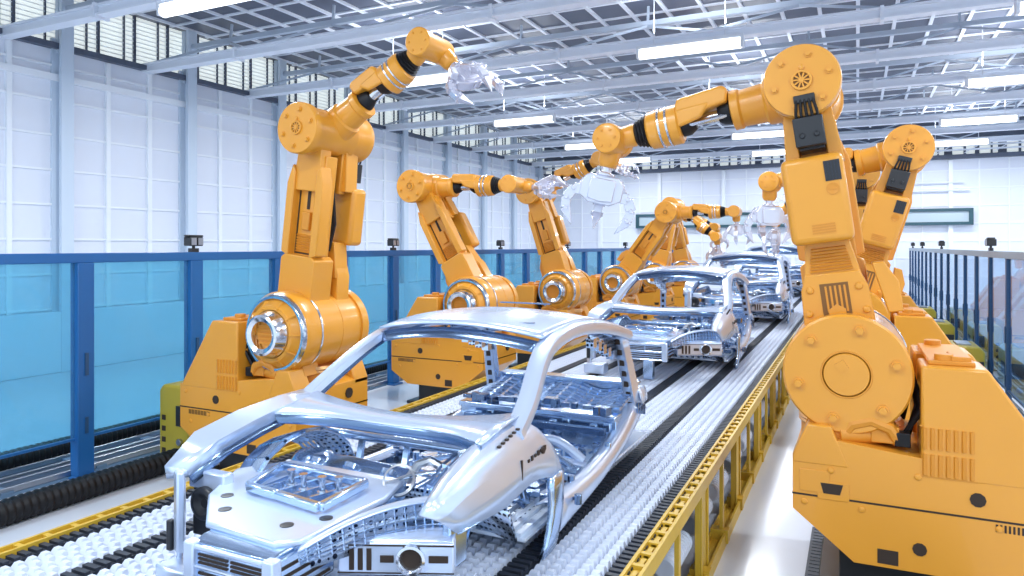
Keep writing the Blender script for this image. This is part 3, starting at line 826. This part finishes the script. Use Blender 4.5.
            m = MB().strip([[(.975, 1.47, .50), (.985, 1.60, .50), (.97, 1.71, .50)], [(.975, 1.50, .32), (.985, 1.62, .32), (.97, 1.73, .32)], [(.97, 1.48, .14), (.98, 1.58, .13), (.965, 1.69, .13)], [(.96, 1.38, .0), (.965, 1.48, -.0), (.95, 1.62, .0)]])
            m.build('arch_strip', CHROME, fen, solid=.03, sub=1, smooth=180)
        else:
            outer = [(-.93, .08, .71), (-.94, .30, .86), (-.94, .65, .925), (-.93, 1.02, .955), (-.91, 1.30, .965)]
            inner = [(-.80, .12, .70), (-.79, .34, .815), (-.77, .64, .885), (-.77, .92, .925), (-.78, 1.16, .94)]
            drop = [(-.80, .14, .65), (-.785, .38, .755), (-.765, .66, .82), (-.765, .92, .86), (-.775, 1.12, .88)]
            under = [(-.94, .10, .63), (-.95, .33, .77), (-.95, .66, .83), (-.94, 1.0, .86), (-.92, 1.28, .88)]
            m = MB().strip([under, outer, inner, drop]); m.add([under[0], outer[0], inner[0], drop[0]], [(0, 1, 2, 3)]); fen = m.build('front_fender', CHROMEW, R, solid=.012, smooth=30)
            m = MB().strip([[p for p in drop], [(p[0] + .02, p[1] + .02, p[2] - .045) for p in drop]]); m.build('arch_flange', CHROMED, fen, solid=.014)
            m = MB().strip([[(-.975, 1.47, .50), (-.985, 1.60, .50), (-.97, 1.71, .50)], [(-.975, 1.50, .32), (-.985, 1.62, .32), (-.97, 1.73, .32)], [(-.97, 1.48, .14), (-.98, 1.58, .13), (-.965, 1.69, .13)], [(-.96, 1.38, .0), (-.965, 1.48, -.0), (-.95, 1.62, .0)]])
            m.build('arch_strip', CHROME, fen, solid=.03, sub=1, smooth=180)
        # wheel house liner, perforated
        rows = []
        for i in range(9):
            a = PI * (.08 + .84 * i / 8); rows.append([(s * (.60 + .036 * j), .92 - (.40 + .02 * (8 - j)) * math.cos(a), .30 + (.37 + .012 * (8 - j)) * math.sin(a)) for j in range(9)])
        m = MB().strip(rows)
        wl = m.build('wheel_house', CHROME, R, wire=.030 if s < 0 else .026, smooth=0)
        rows = [[(p[0] - s * .006, p[1], p[2] - .01) for p in r_] for r_ in rows]
        if s < 0: MB().strip([r_[:6] for r_ in rows[3:]]).build('liner_sheet', PERF, wl, solid=.006)
        m = MB(); m.lathe((s * .58, .98, .42), (0, 0, 1), [(0, .17), (.15, .15), (.19, .12), (.20, .06)], n=20); m.build('strut_tower', CHROME, R, smooth=50)
        m = MB(); m.bar((s * .42, .12, .40), (s * .46, 1.25, .38), .09, .13); m.bar((s * .46, 1.2, .36), (s * .5, 1.7, .12), .10, .12); m.build('front_rail', CHROME, R, bevel=.01)
        # sill and rear arch
        rowsS = []
        for t, (yy, xx, z0, z1) in enumerate(((1.62, .955, .02, .30), (2.1, .95, .055, .27), (2.7, .935, .09, .27), (3.3, .905, .16, .33), (3.9, .86, .22, .46), (4.4, .80, .30, .58))):
            rowsS.append([(s * (xx - .14), yy, z1 - .05), (s * (xx - .05), yy, z1), (s * (xx - .005), yy, z1 - .04), (s * (xx + .01), yy, (z0 + z1) / 2 - .02), (s * xx, yy, z0 + .02), (s * (xx - .06), yy, z0)])
        m = MB().strip(rowsS); m.build('sill', CHROMEW, R, solid=.014, sub=1, smooth=180)
        m = MB().strip([[(s * .80, 4.12, .62), (s * .80, 4.3, .60), (s * .78, 4.5, .56)], [(s * .85, 4.1, .56), (s * .85, 4.3, .53), (s * .81, 4.5, .50)], [(s * .87, 4.1, .46), (s * .86, 4.3, .45), (s * .81, 4.5, .44)]])
        m.build('rear_fender', CHROMEW, R, solid=.014, sub=1, smooth=180)
    # cowl
    us = [-1 + .1 * i for i in range(21)]
    rear = [(.88 * u, 1.20 + .09 * abs(u) ** 1.5, .885 + .075 * u * u) for u in us]
    frnt = [(.885 * u, (1.0 - .30 * abs(u) ** 3.), .855 + .045 * u * u) for u in us]
    mid = [lerp(a, b, .5) for a, b in zip(rear, frnt)]; mid = [(p[0], p[1], p[2] + .012) for p in mid]
    lip = [(p[0] * .985, p[1] + .02, p[2] - .065) for p in frnt]
    m = MB().strip([rear, mid, frnt]); cw = m.build('cowl', CHROMEW, R, solid=.014, smooth=60)
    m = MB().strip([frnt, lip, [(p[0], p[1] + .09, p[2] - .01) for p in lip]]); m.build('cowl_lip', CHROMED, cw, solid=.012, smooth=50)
    # firewall remains: low bulkhead and tunnel
    m = MB(); m.strip([[(-.80, 1.35, .10), (-.3, 1.42, .10), (.3, 1.42, .10), (.80, 1.35, .10)], [(-.80, 1.22, .34), (-.3, 1.28, .36), (.3, 1.28, .36), (.80, 1.22, .34)]])
    m.build('bulkhead', PERF, R, solid=.02)
    # floor with ribs
    m = MB(); m.b2(-.86, .86, 1.35, 4.3, .10, .125)
    for k in range(9): m.b2(.10 + k * .085, .145 + k * .085, 1.36, 2.35, .12, .15)
    for k in range(4): m.b2(-.80 + k * .15, -.74 + k * .15, 2.8, 3.5, .12, .15)
    fl_ = m.build('floor_pan', PERFW, R, bevel=.004)
    m = MB(); prof = [(-.15, .1), (-.11, .30), (.11, .30), (.15, .1)]; m.prism([(p[0] - .18, p[1]) for p in prof], 1.4, 3.3); m.build('tunnel', CHROME, fl_, bevel=.02)
    for yy, hh in ((1.95, .09), (2.65, .12)):
        m = MB(); m.b2(-.84, -.35, yy, yy + .12, .12, .12 + hh); m.b2(.0, .84, yy, yy + .12, .12, .12 + hh); m.build('crossmember', CHROMEW, fl_, bevel=.012)
    # seat bracket clutter
    rnd = random.Random(3)
    for (bx, by) in ((-.62, 1.75), (-.40, 2.15), (.25, 1.75), (.55, 2.25), (-.6, 2.75), (.35, 2.85), (.6, 3.05), (-.3, 3.05), (-.15, 2.5), (.15, 2.3), (.75, 1.9), (-.75, 2.4), (.1, 3.2)):
        m = MB()
        for k in range(9):
            px, py = bx + rnd.uniform(-.17, .17), by + rnd.uniform(-.2, .2)
            m.box((px, py, .17 + rnd.uniform(0, .07)), (rnd.uniform(.03, .12), rnd.uniform(.03, .16), rnd.uniform(.02, .09)), RZ(rnd.uniform(-.6, .6)).to_3x3())
        for k in range(3):
            a = V((bx + rnd.uniform(-.2, .2), by + rnd.uniform(-.2, .2), .16)); b = a + V((rnd.uniform(-.3, .3), rnd.uniform(-.25, .25), rnd.uniform(.05, .16)))
            m.bar(a, b, .022); m.cyl(b - V((0, 0, .04)), b + V((0, 0, .03)), .03, n=8)
        m.build('seat_bracket', CHROME if rnd.random() < .6 else CHROMED, R, bevel=.004)
    for q, (pa, pb, pr) in enumerate((((-.5, 1.6, .2), (.3, 2.2, .32), .02), ((.2, 2.6, .3), (.75, 2.75, .24), .04), ((.45, 2.2, .2), (.8, 2.35, .3), .03), ((-.7, 2.9, .22), (-.2, 2.7, .36), .025))):
        a, b = V(pa), V(pb); mid_ = (a + b) / 2 + V((0, .05, .12))
        MB().tube(smoothpath([a, mid_, b], 6), pr, n=10).build('pipe', CHROMEW if q % 2 else CHROME, R)
    for q, (bx, by) in enumerate(((.35, 2.12), (.62, 2.62), (-.45, 2.42))):
        m = MB(); m.b2(bx - .16, bx + .16, by - .12, by + .12, .12, .20)
        for k in range(5): m.b2(bx - .16, bx + .16, by - .11 + .05 * k, by - .085 + .05 * k, .20, .235)
        m.build('seat_mount', CHROME if q % 2 else CHROMEW, R, bevel=.006)
        MB().b2(bx - .17, bx + .17, by - .125, by + .125, .125, .14).build('mount_gasket', GROOVE, R)
    # rear bulkhead
    m = MB(); m.b2(-.82, .82, 3.42, 3.52, .14, .44); m.b2(-.82, .82, 3.38, 3.60, .42, .47)
    for k in range(12): m.box((-.75 + k * .135, 3.41, .29 + .03 * (k % 3)), (.07, .03, .12))
    rb = m.build('rear_bulkhead', CHROME, R, bevel=.01)
    m = MB()
    for k in range(16): m.box((-.76 + k * .1, 3.40 + rnd.uniform(-.05, .1), .49 + rnd.uniform(0, .07)), (rnd.uniform(.04, .1), rnd.uniform(.04, .12), rnd.uniform(.03, .09)), RZ(rnd.uniform(-.4, .4)).to_3x3())
    m.bar((-.7, 3.3, .36), (.75, 3.32, .34), .06); m.build('latch_row', CHROMED, rb, bevel=.005)
    rows = [[(-.8 + .1 * i, 3.6 + .09 * j, .46 + .04 * math.sin(i * .9) + .015 * j) for i in range(17)] for j in range(8)]
    MB().strip(rows).build('parcel_shelf', CHROME, R, wire=.03, smooth=0)
    m = MB(); m.b2(-.78, .78, 4.25, 4.36, .22, .62); m.b2(-.78, .78, 4.20, 4.40, .60, .64); m.build('rear_panel', CHROME, R, bevel=.015)
    # steering beam
    m = MB(); m.cyl((-.8, 1.42, .62), (.8, 1.42, .62), .035, n=12)
    for xx in (-.5, -.1, .3, .6): m.bar((xx, 1.42, .62), (xx + .03, 1.30, .36), .04)
    m.build('dash_beam', CHROME, R)
    # ---- front end
    plate = [(-.24, -.22), (.27, -.26), (.36, -.17), (.37, .2), (.39, .48), (.30, .80), (-.60, .80), (-.80, .50), (-.57, .08)]
    m = MB().prism(plate, .565, .60, 'z'); pl = m.build('upper_plate', CHROMEW, R, bevel=.012)
    m = MB().prism([(p[0] * .97, p[1] + .02) for p in plate], .47, .565, 'z'); m.build('plate_skirt', CHROME, pl, bevel=.01)
    for hx, hy in ((-.45, .11), (-.29, -.05), (.17, -.07), (.29, .09)):
        MB().lathe((hx, hy, .595), (0, 0, 1), [(0, .036), (.008, .036), (.009, .028)], n=20).build('plate_hole', BLACKM, pl)
    m = MB()
    tri = [(-.38, .20, .635), (-.46, .56, .645), (.22, .52, .645), (.22, .12, .635), (-.13, .17, .635)]
    for i in range(5): m.bar(tri[i], tri[(i + 1) % 5], .05, .05)
    tr = m.build('tray_frame', CHROME, pl, bevel=.012)
    m = MB(); m.b2(-.38, .18, .24, .52, .600, .606); m.build('tray_floor', CHROMED, tr)
    for hx, hy in ((-.22, .38), (-.10, .35), (.03, .36), (.12, .40)):
        MB().lathe((hx, hy, .60), (0, 0, 1), [(0, .03), (.02, .03), (.02, .018), (.09, .018), (.09, .026), (.105, .026)], n=12).build('post', STEEL, tr)
    m = MB()
    for q in range(4): m.bar((-.32 + .12 * q, .25, .615), (-.26 + .13 * q, .5, .615), .02)
    m.build('tray_rib', CHROME, tr)
    # grille box
    m = MB(); m.b2(-.21, .34, -.34, .10, .33, .545); m.prism([(-.34, .545), (.10, .545), (.10, .57), (-.27, .57)], -.20, .33, 'x'); gb = m.build('grille_box', CHROME, R, bevel=.012)
    m = MB(); m.b2(-.235, -.165, -.365, -.30, .31, .555); m.b2(.29, .36, -.365, -.30, .31, .555); m.b2(-.2, .33, -.355, -.335, .52, .545); m.b2(-.2, .33, -.355, -.335, .43, .445); m.b2(-.2, .33, -.355, -.335, .32, .335); m.build('grille_post', CHROMEW, gb, bevel=.008)
    m = MB()
    for q in range(3): m.b2(-.15, .05, -.346, -.338, .452 + q * .020, .463 + q * .020); m.b2(.07, .28, -.346, -.338, .452 + q * .020, .463 + q * .020)
    for q in range(3): m.b2(-.15, .28, -.345, -.338, .345 + q * .027, .358 + q * .027)
    for q in range(4): m.b2(.340, .345, -.30, .06, .35 + q * .045, .365 + q * .045)
    m.build('grille_slot', GROOVE, gb)
    # side wings of the front end
    BM = T(.40, .05, -.02) @ RZ(.42)
    m = MB().at(BM); m.b2(.0, .60, .0, .22, .36, .53); m.prism([(.0, .53), (.2, .53), (.18, .55), (.03, .55)], 0, .60, 'x')
    bb = m.build('bumper_beam', CHROMEW, R, bevel=.012)
    m = MB().at(BM); m.lathe((.38, .0, .45), (0, -1, 0), [(0, .075), (.03, .075), (.035, .062), (.02, .05), (.0, .045)], n=24, cap=False); m.build('tow_ring', STEEL, bb)
    m = MB().at(BM); m.lathe((.38, -.002, .45), (0, -1, 0), [(0, .05), (.004, .045)], n=20); m.build('ring_hole', GROOVE, bb)
    m = MB().at(BM)
    for q in range(3): m.b2(.06 + q * .045, .085 + q * .045, -.006, .002, .39, .50)
    m.b2(.47, .57, -.006, .002, .43, .465); m.b2(.22, .29, -.006, .002, .43, .465); m.b2(.0, .6, -.004, .002, .512, .520); m.b2(.0, .6, -.004, .002, .372, .378); m.build('beam_slot', GROOVE, bb)
    arc = [V(p) for p in smoothpath([(.38, -.22, .555), (.47, .0, .61), (.58, .20, .645), (.72, .36, .66), (.84, .42, .655), (.90, .40, .63)], 4)]
    m = MB(); m.strip([[tuple(p) for p in arc], [(p[0] - .02, p[1] + .05, p[2] + .012) for p in arc], [(p[0] - .05, p[1] + .11, p[2] - .03) for p in arc]]); hl = m.build('headlight_arch', CHROMEW, R, solid=.014, smooth=60)
    base_ = [(p[0] + .015, p[1], .50 + .01 * i / 20) for i, p in enumerate(arc)]
    m = MB().strip([[lerp(a, b, t) for a, b in zip(arc, base_)] for t in (0, .25, .5, .75, 1)]); m.build('headlight_mesh', CHROME, hl, wire=.011, smooth=0)
    m = MB().strip([[(p[0] - .02, p[1] + .10, p[2]) for p in arc], [(p[0] - .02, p[1] + .10, .44) for p in base_]]); m.build('headlight_back', PERF, hl, solid=.01)
    m = MB(); m.b2(.86, .91, .32, .50, .34, .60); m.b2(.78, .9, .3, .34, .36, .5); m.build('corner_bracket', CHROME, R, bevel=.01)
    m = MB(); m.prism([(-.94, .18), (-.86, .10), (-.84, .12), (-.92, .22)], .10, .68, 'z'); m.prism([(-.86, .08), (-.78, .04), (-.76, .08), (-.84, .12)], .22, .70, 'z'); m.b2(-.9, -.6, .22, .30, .55, .66)
    m.prism([(-.92, .0), (-.80, -.02), (-.62, .0), (-.62, .2), (-.9, .2)], .02, .16, 'z')
    m.build('headlight_bracket', CHROMEW, R, bevel=.012)
    m = MB(); m.lathe((-.74, .22, .48), (0, -1, 0), [(0, .10), (.04, .10), (.05, .07), (.02, .03)], n=18); m.b2(-.84, -.64, .2, .26, .28, .40); m.b2(-.9, -.86, .06, .10, .22, .4); m.build('headlight_socket', BLACKM, R, bevel=.006)
    m = MB()
    m.strip([[(.32 + .09 * i, .80 - .03 * abs(i - 3), .62 + .06 * math.sin(PI * i / 6)) for i in range(7)], [(.32 + .09 * i, 1.02, .60 + .05 * math.sin(PI * i / 6)) for i in range(7)], [(.32 + .09 * i, 1.16, .52) for i in range(7)]])
    m.build('inner_wing', PERF, R, solid=.012, sub=1, smooth=180)
    m = MB()
    m.strip([[(-.72, .80, .50), (-.3, .84, .50), (.24, .80, .50)], [(-.72, 1.0, .58), (-.3, 1.02, .60), (.26, 1.0, .58)], [(-.74, 1.18, .50), (-.3, 1.22, .50), (.28, 1.2, .48)]])
    for q in range(3): m.cyl((-.5 + .3 * q, .9, .56), (-.5 + .3 * q, .92, .585), .05, n=14)
    m.build('engine_crossmember', CHROME, R, solid=.014, bevel=.005)
    m = MB(); m.tube([(.3, .82, .58), (.36, .86, .68), (.42, .9, .70), (.48, .93, .66)], .028, n=8); m.lathe((.33, .7, .62), (.2, -.6, .5), [(0, .10), (.02, .10), (.025, .085)], n=20, cap=False); m.bar((.25, .68, .6), (.4, .78, .66), .015); m.build('fan_ring', STEELD, R)
    # carrier blocks that rest on the rollers
    for s in (-1, 1):
        for yy in (1.9, 3.6): MB().b2(s * .42 - .09, s * .42 + .09, yy, yy + .22, 0, .12).build('carrier_foot', STEELD, R, bevel=.01)
    m = MB(); m.b2(-.06, .08, .0, .10, 0.0, .34); m.b2(-.16, .18, -.05, .2, .27, .33); m.build('carrier_foot', CHROME, R, bevel=.01)
    return R
carA = make_car('bare metal car body nearest the camera, in the foreground of the conveyor', -2.465, 2.5, .88)
for lab, x, y, s in (('bare metal car body second along the conveyor, just behind the nearest one', -2.53, 9.35, .98),
                     ('bare metal car body third along the conveyor, partly behind the second', -2.49, 16.0, 1.10),
                     ('bare metal car body farthest down the conveyor, beside the right robot arm', -2.7, 25.3, 1.24)):
    c = copy_tree(carA); c.location = (x, y, CZ + .012); c.scale = (s, s, s); c['label'] = lab

# ------------------------------------------------------------------ light, world, camera
w = bpy.data.worlds.new('world'); scene.world = w; w.use_nodes = True
bg = w.node_tree.nodes['Background']; bg.inputs[0].default_value = (.66, .82, 1, 1); bg.inputs[1].default_value = 1.25
cam = bpy.data.cameras.new('camera'); co = bpy.data.objects.new('camera', cam); C.objects.link(co)
co.location = (0, 0, 2.6); co.rotation_euler = (PI / 2, 0, math.atan(345 / 710))
cam.sensor_width = 36; cam.lens = 710 / 1024 * 36; cam.shift_y = -42 / 1024; cam.clip_start = .05; cam.clip_end = 200
scene.camera = co
vs = scene.view_settings
vs.view_transform = 'Standard'; vs.look = 'None'; vs.exposure = 0.07; vs.gamma = 1; vs.use_curve_mapping = False
scene.cycles.use_denoising = True
scene.cycles.max_bounces = 8; scene.cycles.transparent_max_bounces = 16
scene.cycles.sample_clamp_indirect = 6
